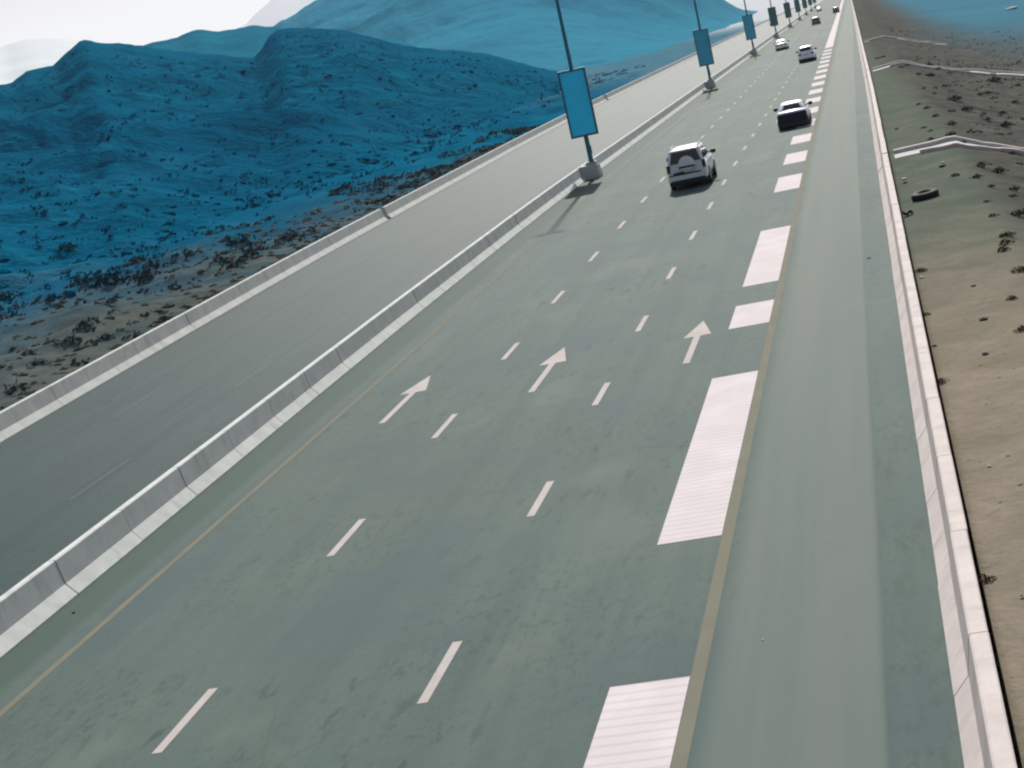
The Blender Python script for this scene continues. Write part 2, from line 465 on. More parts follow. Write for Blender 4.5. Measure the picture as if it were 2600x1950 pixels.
# columns follow the drift of the axis so the edge stays behind the barrier
XW = XX + road_c(YY) * np.where((XX > -5) & (XX < 75), 1, 0) * (YY < 1900)
ZZ = ground_z(XW, YY)
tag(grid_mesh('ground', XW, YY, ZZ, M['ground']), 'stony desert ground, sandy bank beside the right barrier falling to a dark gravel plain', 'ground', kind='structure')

# ------------------------------------------------------------------ road surfaces and markings
def strip(mb, xa, xb, y0, y1, dz, step=6.0, m=0):
    n = max(1, int(math.ceil((y1 - y0) / step)))
    v = []
    for i in range(n + 1):
        y = y0 + (y1 - y0) * i / n
        z = float(road_z(y)) + dz; c = float(road_c(y))
        xl = xa(y) if callable(xa) else xa + c
        xr_ = xb(y) if callable(xb) else xb + c
        v += [(xl, y, z), (xr_, y, z)]
    mb.add(v, [(2 * i, 2 * i + 1, 2 * i + 3, 2 * i + 2) for i in range(n)], m)
ROAD_END = 1700
mb = MB(); strip(mb, -16.3, 0.0, -30, ROAD_END, 0.0)
tag(mb.build('road', M['asphalt'], recalc=False), 'grey green asphalt carriageway with three lanes going away', 'road', kind='structure')
mb = MB(); strip(mb, lambda y: float(left_bar_x(y)) - 0.35, -16.3, -30, ROAD_END, 0.0)
tag(mb.build('carriageway', M['asphalt2'], recalc=False), 'smooth asphalt carriageway between the median and the left barrier', 'road', kind='structure')

mb = MB()
for x0, ph, per, ln in ((-10.72, 19.99, 8.088, 2.17), (-7.07, 20.46, 8.088, 2.17)):
    for i in range(-3, 60):
        y = ph + i * per
        strip(mb, x0 - 0.075, x0 + 0.075, y, y + ln, 0.004)
tag(mb.build('lane_marking', M['white'], recalc=False), 'short white lane dashes on the right carriageway', 'marking', kind='structure')
mb = MB()
for x0, ph in ((-19.9, 36.4), (-23.4, 35.2)):
    for i in range(-3, 2):
        y = ph + i * 11.5
        strip(mb, x0 - 0.07, x0 + 0.07, y, y + 3.6, 0.004)
tag(mb.build('lane_marking', M['faded'], recalc=False), 'faint worn lane dashes on the left carriageway', 'marking', kind='structure')
mb = MB(); strip(mb, -3.43, -3.24, -30, 1200, 0.004); strip(mb, -14.42, -14.27, -30, 1200, 0.004)
tag(mb.build('edge_marking', M['yellow'], recalc=False), 'faded yellow edge lines along both sides of the right carriageway', 'marking', kind='structure')
mb = MB()
for a, b in ((14.9, 20.12), (25.73, 37.22), (42.64, 45.72), (48.64, 59.5), (70.1, 75.3), (80.4, 85.3), (90.3, 95.1)):
    strip(mb, -4.47, -3.437, a, b, 0.004)
y = 100.5
while y < 215:
    strip(mb, -4.47, -3.437, y, y + 5.1, 0.004); y += 10.4
strip(mb, -4.47, -3.437, y + 2, 1000, 0.004)
tag(mb.build('block_marking', M['block'], recalc=False), 'row of wide white ribbed blocks along the right edge line', 'marking', kind='structure')
for lab, x0, y0 in (('white straight arrow in the lane next to the median', -12.69, 38.8), ('white straight arrow in the middle lane', -9.03, 39.3), ('white straight arrow in the lane beside the white blocks', -5.26, 39.4)):
    mb = MB()
    pts = [(-0.085, 0), (0.085, 0), (0.085, 3.1), (0.36, 3.12), (0.0, 5.1), (-0.36, 3.12), (-0.085, 3.1)]
    mb.add([(x0 + a, y0 + b, 0.004 + float(road_z(y0))) for a, b in pts], [tuple(range(7))])
    tag(mb.build('arrow_marking', M['white'], recalc=False), lab, 'arrow marking', kind='structure')

# ------------------------------------------------------------------ concrete barriers
def barrier(name, xfun, y0, y1, h, joint, mats, top=0.085, base=0.29, gaps=(), jd=0.02, step=8.0, phase=0.0, z_off=0.0, flat_back=False):
    b2, t0 = base - 0.195, 0.25 * h / 0.72
    prof = [(-base, 0.0), (-base, 0.03), (-b2, t0), (-top - 0.005, h - 0.02), (-top + 0.02, h), (top - 0.02, h), (top + 0.005, h - 0.02), (b2, t0), (base, 0.03), (base, 0.0)]
    if flat_back: prof = prof[:5] + [(top - 0.01, h), (top + 0.01, h - 0.015), (top + 0.03, 0.0)]
    mb = MB()
    def ring(y, s=1.0, t=0.0):
        cx, z0 = xfun(y), float(road_z(y)) + z_off
        out = []
        for (a, b) in prof:
            out.append((cx + a * s, y, z0 + (b - t if b > 0.05 else b)))
        return out
    y = y0 + phase
    cuts = [y0]
    while y < y1:
        if y > y0 + 1: cuts.append(y)
        y += joint(y) if callable(joint) else joint
    cuts.append(y1)
    cuts = sorted(cuts + [e for g_ in gaps for e in g_])
    for a, b in zip(cuts[:-1], cuts[1:]):
        if any(ga < (a + b) / 2 < gb for ga, gb in gaps): continue
        wig = random.uniform(-0.006, 0.006)
        n = max(1, int((b - a) / (step if a > 140 else 1.0)))
        ys_ = [a + jd * 0.5 + (b - a - jd) * i / n for i in range(n + 1)]
        mb.loft([[(p[0] + wig, p[1], p[2]) for p in ring(yy)] for yy in ys_], 0, True, True, False)
    # recessed core closing the joints
    ge = [e + d for g_ in gaps for e, d in ((g_[0], -0.02), ((g_[0] + g_[1]) / 2, 0), (g_[1], 0.02))]
    ys_ = ge + list(np.arange(y0, 140, 1.0)) + list(np.arange(140, y1, step)) + [y1]
    ys_ = sorted(ys_)
    segs = [[]]
    for yy in ys_:
        if any(ga < yy < gb for ga, gb in gaps): segs.append([]); continue
        segs[-1].append(yy)
    for sg in segs:
        if len(sg) > 1: mb.loft([ring(yy, 0.88, 0.02) for yy in sg], 1, True, True, False)
    return mb.build(name, mats)
med_x = lambda y: -16.36 + float(road_c(y)) + 0.28 * (1 - float(sstep(15, 60, y))) * 1.0
JL = lambda y: 3.15 if y < 140 else 15.75
tag(barrier('median_barrier', med_x, 8, 1500, 0.74, JL, [M['concrete_median'], M['joint']], top=0.085, base=0.36, phase=1.3, jd=0.032),
    'long pale concrete median barrier with the lamp posts standing along it', 'barrier')
tag(barrier('roadside_barrier', lambda y: 0.1 + float(road_c(y)), 4, 1500, 0.74, lambda y: 3.6 if y < 100 else 24.0, [M['concrete'], M['joint']], top=0.1, base=0.38, flat_back=True, gaps=((69.35, 69.65), (135.2, 135.7))),
    'pale concrete barrier along the right shoulder beside the sandy bank', 'barrier')
tag(barrier('verge_barrier', lambda y: float(left_bar_x(y)) - 0.3, 20, 1400, 0.74, lambda y: 4.2 if y < 110 else 28.0, [M['concrete_verge'], M['joint']], top=0.085, base=0.38, phase=1.0, gaps=((95.5, 96.3), (210.0, 211.5))),
    'weathered concrete barrier at the foot of the blue hillside', 'barrier')

# ------------------------------------------------------------------ hills and mountains
def ae(px, py):
    d = px_ray(px, py)
    return math.degrees(math.atan2(-d.x, d.y)), math.degrees(math.atan2(d.z, math.hypot(d.x, d.y)))
def profile(pts):
    q = sorted(ae(*p) for p in pts)
    return [a for a, e in q], [e for a, e in q]

def hill(name, prof, dc0, d0, az, nd, mat, label, cat, rough, dcvar=0.12, seed=1, power=1.25, back=0.6, clear=None, gully=0.1, dmin=None):
    A, E = prof
    th = np.linspace(az[0], az[1], az[2])
    el = np.interp(th, A, E)
    el = el + 0.05 * fbm(th * 3.0, th * 0, 4, seed + 40)
    dc = dc0 * (1 + dcvar * fbm(th * 0.14, th * 0 + 3, 3, seed))
    zc = CAM_Z + dc * np.tan(np.radians(el))
    t = np.concatenate([np.linspace(0, 1, nd), 1 + np.linspace(0.02, 1, nd // 4)])
    T, TH = np.meshgrid(t, th, indexing='ij')
    DC = np.broadcast_to(dc, T.shape); ZC = np.broadcast_to(zc, T.shape)
    D0 = np.broadcast_to(d0(th) if callable(d0) else np.full_like(th, d0), T.shape)
    D0 = np.minimum(D0, DC * 0.9)
    Tn = np.minimum(T, 1.0)
    D = np.where(T <= 1, D0 + (DC - D0) * Tn ** 1.35, DC * (1 + back * (T - 1)))
    X = -D * np.sin(np.radians(TH)); Y = D * np.cos(np.radians(TH))
    zf = ground_z(X, Y) - 1.0
    g = Tn ** (1.35 * power) * (1 - gully * 0) 
    shape = np.clip((D - D0) / (DC - D0), 0, 1) ** power
    Z = zf * (1 - shape) + ZC * shape
    n1 = fbm(X / rough[1], Y / rough[1], 6, seed + 7, 0.52, ridged=True)
    n1 = n1 + rough[2] * fbm(X / rough[3], Y / rough[3], 4, seed + 90, 0.6)
    Z = Z + rough[0] * n1 * np.clip(shape * 1.6, 0, 1) * np.clip((1 - shape) * 1.5, 0.04, 1)
    beyond = np.clip(T - 1, 0, None)
    Z = np.where(T > 1, ZC + (zf - ZC) * sstep(0, 1, beyond) , Z)
    if clear is not None:
        s = left_bar_x(Y) - 0.8 - X
        mk = sstep(clear[0], clear[1], s)
        Z = np.where(Z > zf, zf + (Z - zf) * mk, Z)
    o = grid_mesh(name, X, Y, Z, mat)
    return tag(o, label, cat, kind='structure')

NEAR = (0.0035, 0.058, 0.118)
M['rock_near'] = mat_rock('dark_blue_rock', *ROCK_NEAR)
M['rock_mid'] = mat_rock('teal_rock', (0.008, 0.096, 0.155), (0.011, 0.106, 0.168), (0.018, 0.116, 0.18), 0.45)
M['rock_far'] = mat_rock('hazed_teal_rock', (0.03, 0.142, 0.218), (0.034, 0.15, 0.228), (0.04, 0.158, 0.238), 0.2, None, 0.3)  # distance haze put into the rock colour as lighter teal
M['rock_pale'] = mat_rock('hazed_pale_rock', (0.48, 0.48, 0.5), (0.5, 0.5, 0.52), (0.52, 0.52, 0.535), 0.02, None, 0.0)  # horizon haze painted into the rock as an almost white tone

pA = profile([(-900, 260), (-500, 190), (-220, 235), (0, 215), (27, 212), (68, 181), (104, 172), (136, 167), (181, 124), (206, 101), (226, 104), (244, 110), (330, 113), (353, 118), (450, 131), (520, 138), (640, 150), (662, 131), (682, 96), (705, 77), (760, 72), (836, 75), (886, 79), (1000, 113), (1100, 127), (1190, 131), (1290, 150), (1390, 188), (1470, 222), (1560, 268), (1650, 240), (1900, 120)])
def footA(th):
    s = np.sin(np.radians(np.clip(th, 4.5, 89)))
    return 33.0 / s + 6
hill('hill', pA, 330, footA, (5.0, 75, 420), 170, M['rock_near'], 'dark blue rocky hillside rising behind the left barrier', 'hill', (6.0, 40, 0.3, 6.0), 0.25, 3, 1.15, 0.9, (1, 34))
pB = profile([(-900, 150), (-300, 160), (0, 240), (300, 138), (353, 118), (407, 106), (452, 97), (479, 81), (506, 75), (565, 79), (642, 63), (674, 66), (696, 68), (900, 90), (1200, 120)])
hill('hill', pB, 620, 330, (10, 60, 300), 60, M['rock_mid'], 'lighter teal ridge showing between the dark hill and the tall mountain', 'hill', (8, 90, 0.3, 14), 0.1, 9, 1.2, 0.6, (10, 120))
pD = profile([(400, 190), (600, 118), (660, 98), (696, 68), (712, 56), (760, 30), (806, 0), (900, -60), (1050, -130), (1250, -200), (1450, -215), (1650, -165), (1800, -80), (1880, 0), (1905, 20), (1930, 46), (1940, 75), (1950, 115)])
def footD(th): return np.interp(th, [2.5, 4, 12, 20], [760, 400, 430, 500])
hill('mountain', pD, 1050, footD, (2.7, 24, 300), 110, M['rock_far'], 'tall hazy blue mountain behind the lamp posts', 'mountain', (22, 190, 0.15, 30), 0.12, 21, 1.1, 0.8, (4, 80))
pE = profile([(-900, 60), (-500, 150), (-250, 90), (0, 121), (30, 108), (60, 99), (105, 97), (150, 98), (230, 105), (400, 130), (540, 110), (630, 56), (660, 25), (700, -8), (800, -70), (1000, -120), (1500, -60), (1900, -40), (2000, -75), (2100, -62)])
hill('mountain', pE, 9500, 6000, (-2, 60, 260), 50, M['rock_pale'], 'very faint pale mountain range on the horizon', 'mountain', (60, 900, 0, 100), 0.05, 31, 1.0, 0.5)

# loose rocks all over the near hillside: nobody could count them
def rock_verts(r, seed):
    rnd = random.Random(seed)
    b = bmesh.new(); bmesh.ops.create_icosphere(b, subdivisions=1, radius=1.0)
    v = []
    sx, sy, sz = rnd.uniform(.8, 1.3), rnd.uniform(.7, 1.2), rnd.uniform(.5, .85)
    for p in b.verts:
        q_ = rnd.uniform(.78, 1.15); v.append((p.co.x * r * sx * q_, p.co.y * r * sy * q_, p.co.z * r * sz * q_))
    f = [tuple(x.index for x in fc.verts) for fc in b.faces]; b.free()
    return v, f
ROCKS = [rock_verts(1.0, 100 + i) for i in range(8)]

from mathutils.bvhtree import BVHTree
def bvh_of(objs):
    V, F = [], []
    for o in objs:
        b = len(V); V += [tuple(v.co) for v in o.data.vertices]; F += [tuple(b + i for i in p.vertices) for p in o.data.polygons]
    return BVHTree.FromPolygons(V, F)
TERR = bvh_of([o for o in COL.objects if o.name in ('ground', 'hill', 'hill.001', 'mountain')])
def drop(x, y):
    h = TERR.ray_cast(Vector((x, y, 2000)), Vector((0, 0, -1)))
    return (h[0].z, h[1]) if h[0] else (0.0, Vector((0, 0, 1)))
def px_hit(px, py):
    h = TERR.ray_cast(Vector((0, 0, CAM_Z)), px_ray(px, py))
    return h[0]

M['stone_blue'] = plain('blue_grey_stone', (0.001, 0.06, 0.11), 1.0, 0.0, 0, 0.5, 0.6)
M['stone_dark'] = plain('dark_stone', (0.035, 0.04, 0.037), 0.9, 0.2, 0, 0.3, 8)
M['stone_pale'] = plain('pale_stone', (0.36, 0.34, 0.31), 0.9, 0.2, 0, 0.2, 5)
M['stone_grey'] = plain('grey_brown_stone', (0.062, 0.066, 0.056), 1.0, 0.0, 0, 0.4, 1.5)

def scatter(name, mat, label, pts, cat='rocks'):
    V, F = [], []
    for x, y, z, r, i in pts:
        rv, rf = ROCKS[i % 8]; a = random.uniform(0, 6.28); c, s = math.cos(a), math.sin(a); b = len(V)
        V += [(x + r * (p[0] * c - p[1] * s), y + r * (p[0] * s + p[1] * c), z + r * p[2] * 0.8) for p in rv]
        F += [tuple(b + j for j in f) for f in rf]
    me = bpy.data.meshes.new(name); me.from_pydata(V, [], F); me.materials.append(mat)
    o = bpy.data.objects.new(name, me); COL.objects.link(o)
    return tag(o, label, cat, kind='stuff')

pts = []
for i in range(3600):
    th = random.uniform(6, 34); d0 = 46 / math.sin(R(th)); d = d0 + (340 - d0) * random.random() ** 1.5 if d0 < 330 else 0
    if not d: continue
    x, y = -d * math.sin(R(th)), d * math.cos(R(th))
    if float(vnoise(x / 22, y / 22, 77)) < random.uniform(-0.3, 0.15): continue
    z, n = drop(x, y)
    pts.append((x, y, z - 0.1, random.choice((.12, .15, .18, .22, .28, .36, .5)) * random.uniform(.7, 1.2), i))
scatter('hillside_rocks', M['stone_blue'], 'loose blue grey rocks strewn over the near hillside', pts)
pts = []
for i in range(2600):
    y = random.uniform(30, 150); s = 0.8 + (26 - 0.17 * y) * random.random() ** 1.4
    x = float(left_bar_x(y)) - 0.8 - s
    z, n = drop(x, y)
    pts.append((x, y, z - 0.03, random.choice((.06, .08, .1, .14, .2, .26)) * random.uniform(.7, 1.2), i))
scatter('verge_rubble', M['stone_grey'], 'grey brown rubble on the verge behind the left barrier', pts, 'rubble')
pts = []
for i in range(5200):
    y = 16 + 200 * random.random() ** 1.4; s = 0.1 + 26 * random.random() ** 1.3
    x = s + float(road_c(y)) + 0.5
    if s < 3 and random.random() < 0.45: continue
    z, n = drop(x, y)
    r_ = random.choice((.03, .04, .05, .07, .1, .16)) * random.uniform(.7, 1.2)
    if s < 3.5: r_ = random.choice((.012, .016, .02, .03, .045)) * random.uniform(.7, 1.2)
    pts.append((x, y, z - 0.3 * r_, r_, i))
scatter('slope_gravel', M['stone_grey'], 'grey brown stones scattered down the right embankment', pts, 'gravel')

# ------------------------------------------------------------------ lamp posts with advertising panels
M['post'] = plain('painted_steel', (0.012, 0.12, 0.19), 0.5, 0.4, 0.0, 0.12, 2)
M['frame'] = plain('dark_frame', (0.02, 0.075, 0.11), 0.45, 0.4, 0.0, 0.1, 3)
M['panel'] = plain('blue_panel_sheet', (0.03, 0.6, 1.0), 0.5, 0.3, 0.0, 0.1, 0.9)
M['lens'] = plain('lamp_glass', (0.5, 0.52, 0.5), 0.2, 0.5)
ORD = ['first', 'second', 'third', 'fourth', 'fifth', 'sixth', 'seventh', 'eighth', 'ninth', 'tenth', 'eleventh', 'twelfth', 'thirteenth', 'fourteenth', 'fifteenth', 'sixteenth', 'seventeenth', 'eighteenth', 'nineteenth', 'twentieth']
lp = empty('lamp_post')
mb = MB()
ring = lambda s, z: [(-0.84, -0.52 * s, z), (0.42 * s, -0.52 * s, z), (0.42 * s, 0.52 * s, z), (-0.84, 0.52 * s, z)]
mb.loft([ring(1.0, 0.0), ring(1.0, 0.2), ring(0.84, 0.72), ring(0.8, 0.76)], 0, True, True, False)
mb.box(-0.3, 0.3, -0.3, 0.3, 0.76, 0.9)
mb.build('pedestal', M['concrete_grey'], lp)
mb = MB()
mb.box(-0.24, 0.24, -0.24, 0.24, 0.9, 0.94)
for a in (-0.18, 0.18):
    for b in (-0.18, 0.18): mb.tube((a, b, 0.94), (a, b, 1.0), 0.025, n=6)
mb.build('base_plate', M['post'], lp)
mb = MB(); mb.tube((0, 0, 0.94), (0, 0, 15.2), 0.135, 0.065, 16)
mb.box(0.11, 0.16, -0.07, 0.07, 1.35, 1.85)
mb.build('pole', M['post'], lp)
mb = MB()
mb.box(-0.68, 0.68, -0.30, -0.16, 2.48, 6.0)
pn = mb.build('advertising_panel', M['panel'], lp)
mb = MB()
for a, b in ((-0.77, -0.68), (0.68, 0.77)): mb.box(a, b, -0.34, -0.13, 2.38, 6.1)
mb.box(-0.68, 0.68, -0.34, -0.13, 2.38, 2.478); mb.box(-0.68, 0.68, -0.34, -0.13, 6.002, 6.1)
mb.build('frame', M['frame'], pn)
for z in (2.9, 5.5): MB().box(-0.5, 0.5, -0.158, -0.08, z, z + 0.1).build('bracket', M['post'], lp)
for s in (-1, 1):
    mb = MB(); mb.tube((0, 0, 15.0), (s * 0.12, 0, 15.3), 0.04, 0.035, 10); mb.tube((s * 0.12, 0, 15.3), (s * 0.22, 0, 15.45), 0.035, 0.03, 10)
    mb.build('arm', M['post'], lp)
    mb = MB()
    xs_ = [(.15, .05, .05), (.22, .11, .08), (.45, .12, .09), (.62, .08, .06), (.7, .03, .03)]
    mb.loft([[(s * x, a * w_, 15.46 + 0.03 * (x - .5) + b * h_) for a, b in ((-1, -.6), (1, -.6), (1, .2), (.6, 1), (-.6, 1), (-1, .2))] for x, w_, h_ in xs_])
    hd = mb.build('lamp_head', M['post'], lp)
    mb = MB(); mb.box(min(s * .25, s * .55), max(s * .25, s * .55), -0.08, 0.08, 15.395, 15.415)
    mb.build('lens', M['lens'], hd)
M['panel_pale'] = plain('hazed_blue_panel_sheet', (0.06, 0.38, 0.55), 0.5, 0.3, 0.0, 0.12, 0.9)  # distance haze put into the blue of the second and third panels
M['panel_dark'] = plain('grey_green_panel_sheet', (0.07, 0.16, 0.165), 0.5, 0.3, 0.0, 0.12, 0.9)
PY = [95.2 + 86.0 * i for i in range(9)]
for i, y in enumerate(PY):
    o = lp if i == 0 else copy_tree(lp)
    if i:
        for ch in [x for x in COL.objects if x.parent == o and x.name.startswith('advertising_panel')]:
            ch.data = ch.data.copy(); ch.data.materials[0] = M['panel_pale'] if i < 3 else M['panel_dark']
    o.location = (-15.6 + float(road_c(y)), y, float(road_z(y)))
    tag(o, ('nearest lamp post on the median carrying a large bright blue advertising panel' if i == 0 else
            '%s lamp post from the camera along the median, with a %s panel' % (ORD[i], 'haze-painted blue' if i < 3 else 'dark grey green')), 'lamp post', 'lamp posts along the median')

# ------------------------------------------------------------------ cars
M['car_white'] = plain('white_car_paint_and_glare', (0.52, 0.56, 0.58), 0.3, 0.5, 0, 0.03, 2, 0.6)  # real paint on the off-roader, painted sun glare on the navy saloon
M['car_bright'] = plain('bright_white_car_paint', (0.76, 0.78, 0.79), 0.3, 0.5, 0, 0.03, 2, 0.6)
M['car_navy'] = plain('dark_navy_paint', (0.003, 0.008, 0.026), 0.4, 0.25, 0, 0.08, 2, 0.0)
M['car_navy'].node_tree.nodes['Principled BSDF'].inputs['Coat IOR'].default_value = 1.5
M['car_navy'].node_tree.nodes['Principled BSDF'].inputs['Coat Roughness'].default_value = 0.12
M['car_grey'] = plain('dark_grey_paint', (0.05, 0.075, 0.08), 0.3, 0.5, 0, 0.08, 2, 0.5)
M['glass'] = plain('dark_car_glass', (0.006, 0.009, 0.013), 0.08, 0.5, 0, 0.1, 2)
M['rubber'] = plain('tyre_rubber', (0.012, 0.012, 0.014), 0.85, 0.2, 0, 0.2, 12)
M['trim'] = plain('black_trim', (0.018, 0.02, 0.024), 0.6, 0.3, 0, 0.15, 5)
M['alloy'] = plain('alloy_wheel', (0.4, 0.41, 0.43), 0.35, 0.5, 0.7, 0.1, 6)
M['tail'] = plain('red_lamp_glass', (0.09, 0.006, 0.008), 0.15, 0.5, 0, 0.2, 10)
M['plate'] = plain('number_plate', (0.55, 0.5, 0.32), 0.5, 0.4, 0, 0.1, 9)
M['chrome'] = plain('chrome', (0.6, 0.62, 0.64), 0.15, 0.5, 1.0, 0.05, 4)

def rrect(y0, y1, hw, z, r, n=3, bow=0.0):
    pts = []
    for cx, cy, a0 in ((hw - r, y1 - r, 0), (-hw + r, y1 - r, 90), (-hw + r, y0 + r, 180), (hw - r, y0 + r, 270)):
        for i in range(n + 1):
            a = R(a0 + 90 * i / n); pts.append((cx + r * math.cos(a), cy + r * math.sin(a), z))
    return pts

def make_car(name, kind, paint, rear=None):
    root = empty(name)
    if kind == 'suv':
        L, W, H = 4.82, 1.88, 1.84; belt, hood, deck = 1.14, 1.10, 1.14
        cab = (-2.30, 0.95, 0.86, -2.20, -0.02, 0.70); wr, wx = 0.385, (-1.42, 1.38); bot = 0.34
    elif kind == 'crossover':
        L, W, H = 4.70, 1.86, 1.70; belt, hood, deck = 1.06, 1.0, 1.06
        cab = (-2.18, 1.05, 0.86, -1.85, 0.05, 0.66); wr, wx = 0.36, (-1.36, 1.36); bot = 0.28
    else:
        L, W, H = 4.82, 1.82, 1.46; belt, hood, deck = 0.96, 0.90, 1.02
        cab = (-1.72, 1.02, 0.83, -1.02, 0.02, 0.60); wr, wx = 0.33, (-1.40, 1.38); bot = 0.22
    hw = W / 2; y0, y1 = -L / 2, L / 2
    st = [(y0, hw - .16, bot + .16, deck - .14), (y0 + .06, hw - .06, bot + .08, deck - .05), (y0 + .35, hw - .01, bot, deck), (wx[0], hw, bot, belt + (deck - belt) * .5), (0, hw, bot, belt), (0.95, hw, bot, belt - 0.01),
          (wx[1] + .2, hw - .01, bot, hood - .03), (y1 - .25, hw - .07, bot + .03, hood - .14), (y1 - .06, hw - .2, bot + .1, hood - .24), (y1, hw - .34, bot + .18, hood - .32)]
    rings = []
    for y, h, zb, zt in st:
        zm = zb + (zt - zb) * .62
        half = [(h * .86, zb), (h * .97, zb + .1), (h, zb + (zt - zb) * .4), (h * .995, zm), (h * .965, zt - .1), (h * .93, zt - .035), (h * .84, zt)]
        rings.append([(a, y, b) for a, b in half] + [(0, y, zt + .03)] + [(-a, y, b) for a, b in reversed(half)] + [(0, y, zb)])
    mb = MB(); mb.loft(rings, 0, True, True, True)
    # cabin
    yb0, yb1, hb, yr0, yr1, hr = cab
    zr = H - 0.05
    zb = belt - 0.05
    cr = [rrect(yb0, yb1, hb, zb, .1), rrect(yb0 + (yr0 - yb0) * .92, yb1 + (yr1 - yb1) * .92, hb + (hr - hb) * .92, zb + (zr - zb) * .93, .12), rrect(yr0 + .02, yr1 - .04, hr - .02, zr, .14), rrect(yr0 + .14, yr1 - .3, hr - .16, H - .012, .16), rrect(yr0 + .5, yr1 - .7, hr - .42, H, .15)]
    mb.loft(cr, 0, True, True, True)
    body = mb.build('body', [paint], root)
    def P(face, u, v, off):
        """point on a cabin face: u across 0..1, v up 0..1"""
        z = zb + (zr - zb) * v
        h = hb + (hr - hb) * v; ya = yb0 + (yr0 - yb0) * v; yb_ = yb1 + (yr1 - yb1) * v
        if face == 'rear': return (-h + 2 * h * u, ya - off, z)
        if face == 'front': return (-h + 2 * h * u, yb_ + off, z)
        if face == 'right': return (h + off, ya + (yb_ - ya) * u, z)
        return (-h - off, ya + (yb_ - ya) * u, z)
    def pane(nm, face, u0, u1, v0, v1, u0t=None, u1t=None):
        u0t = u0 if u0t is None else u0t; u1t = u1 if u1t is None else u1t
        q_ = [P(face, u0, v0, .012), P(face, u1, v0, .012), P(face, u1t, v1, .012), P(face, u0t, v1, .012)]
        b_ = [P(face, u0, v0, -.02), P(face, u1, v0, -.02), P(face, u1t, v1, -.02), P(face, u0t, v1, -.02)]
        m_ = MB(); m_.add(q_ + b_, [(0, 1, 2, 3), (0, 4, 5, 1), (1, 5, 6, 2), (2, 6, 7, 3), (3, 7, 4, 0)])
        return m_.build(nm, M['glass'], root)
    if kind == 'suv': pane('rear_window', 'rear', .07, .93, .16, .88, .1, .9)
    elif kind == 'crossover': pane('rear_window', 'rear', .1, .9, .34, .8, .12, .88)
    else: pane('rear_window', 'rear', .14, .86, .34, .82, .16, .84)  # small pane, so the white around it imitates glare on the glass
    pane('windscreen', 'front', .07, .93, .14, .9, .1, .9)
    for f in ('left', 'right'):
        if kind == 'sedan':
            pane('side_window', f, .2, .5, .2, .86, .2, .49); pane('side_window', f, .53, .92, .2, .86, .52, .85)
        else:
            pane('side_window', f, .05, .25, .2, .86, .06, .26); pane('side_window', f, .28, .56, .2, .86, .29, .57); pane('side_window', f, .59, .93, .2, .86, .6, .88)
    # wheels
    for yy in wx:
        for s in (-1, 1):
            mb = MB(); mb.lathe([(wr * .6, -.11), (wr * .93, -.115), (wr, -.07), (wr, .07), (wr * .93, .115), (wr * .6, .11)], (s * (hw - .105), yy, wr), 'X', 24)
            wh = mb.build('wheel', M['rubber'], root)
            mb = MB(); xo = s * (hw + .004)
            mb.lathe([(wr * .62, -.03), (wr * .62, .0), (wr * .5, .004), (wr * .12, .0), (wr * .1, .012)], (xo, yy, wr), 'X', 20)
            mb.build('rim', M['alloy'], wh)
            mb = MB(); n = 16
            arc = [(s * (hw + .001), yy + (wr + .07) * math.cos(math.pi * i / n), wr + (wr + .06) * math.sin(math.pi * i / n)) for i in range(n + 1)]
            arc2 = [(s * (hw - .06), p[1], p[2]) for p in arc]
            mb.add(arc + arc2, [tuple(range(n + 1))] + [(i, i + 1, i + n + 2, i + n + 1) for i in range(n)])
            mb.build('wheel_arch', M['trim'], root)
    mb = MB()
    mb.loft([rrect(y0 - .05, y0 + .35, hw - .03, z, .12) for z in (bot + .08, bot + .14, bot + .3, bot + .34)], 0, True, True, False)
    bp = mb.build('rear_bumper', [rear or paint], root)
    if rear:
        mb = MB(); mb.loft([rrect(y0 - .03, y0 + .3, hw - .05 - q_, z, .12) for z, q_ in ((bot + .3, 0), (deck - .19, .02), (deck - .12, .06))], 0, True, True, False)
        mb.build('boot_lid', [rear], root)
    mb = MB(); mb.box(-hw + .15, hw - .15, y0 - .058, y0 + .1, bot - .03, bot + .13); mb.build('lower_trim', M['trim'], bp)
    if kind == 'suv':
        mb = MB(); mb.box(-hw + .12, hw - .3, y0 - .06, y0 + .05, bot + .345, bot + .395); mb.build('step_strip', M['trim'], bp)
    mb = MB(); mb.box(-hw * .9, hw * .9, y0 + .25, y1 - .35, bot - .16, bot + .05); mb.build('underbody', M['trim'], root)
    for s in (-1, 1):
        mb = MB()
        if kind == 'suv':
            mb.box(min(s * (hw - .2), s * (hw - .045)), max(s * (hw - .2), s * (hw - .045)), y0 - .0, y0 + .12, .84, 1.2)
        elif kind == 'crossover':
            mb.box(min(s * .52, s * (hw - .05)), max(s * .52, s * (hw - .05)), y0 + .0, y0 + .16, .82, .98)
        else:
            mb.box(min(s * .5, s * (hw - .06)), max(s * .5, s * (hw - .06)), y0 - .005, y0 + .15, .72, .86)
        mb.build('tail_light', M['tail'], root)
        mb = MB(); mb.box(min(s * .45, s * (hw - .2)), max(s * .45, s * (hw - .2)), y1 - .25, y1 - .03, hood - .33, hood - .2); mb.build('headlight', M['lens'], root)
        mb = MB(); mx = hw + .04
        mb.loft([[(s * (hw * .9 + x), cab[1] - .32 + a * yy_, belt + .1 + b * zz_) for a, b in ((-1, -1), (1, -1), (1, 1), (-1, 1))] for x, yy_, zz_ in ((0, .03, .03), (.1, .04, .04), (.14, .09, .1), (.3, .08, .09), (.33, .05, .06))])
        mb.build('wing_mirror', M['trim'], root)
    mb = MB()
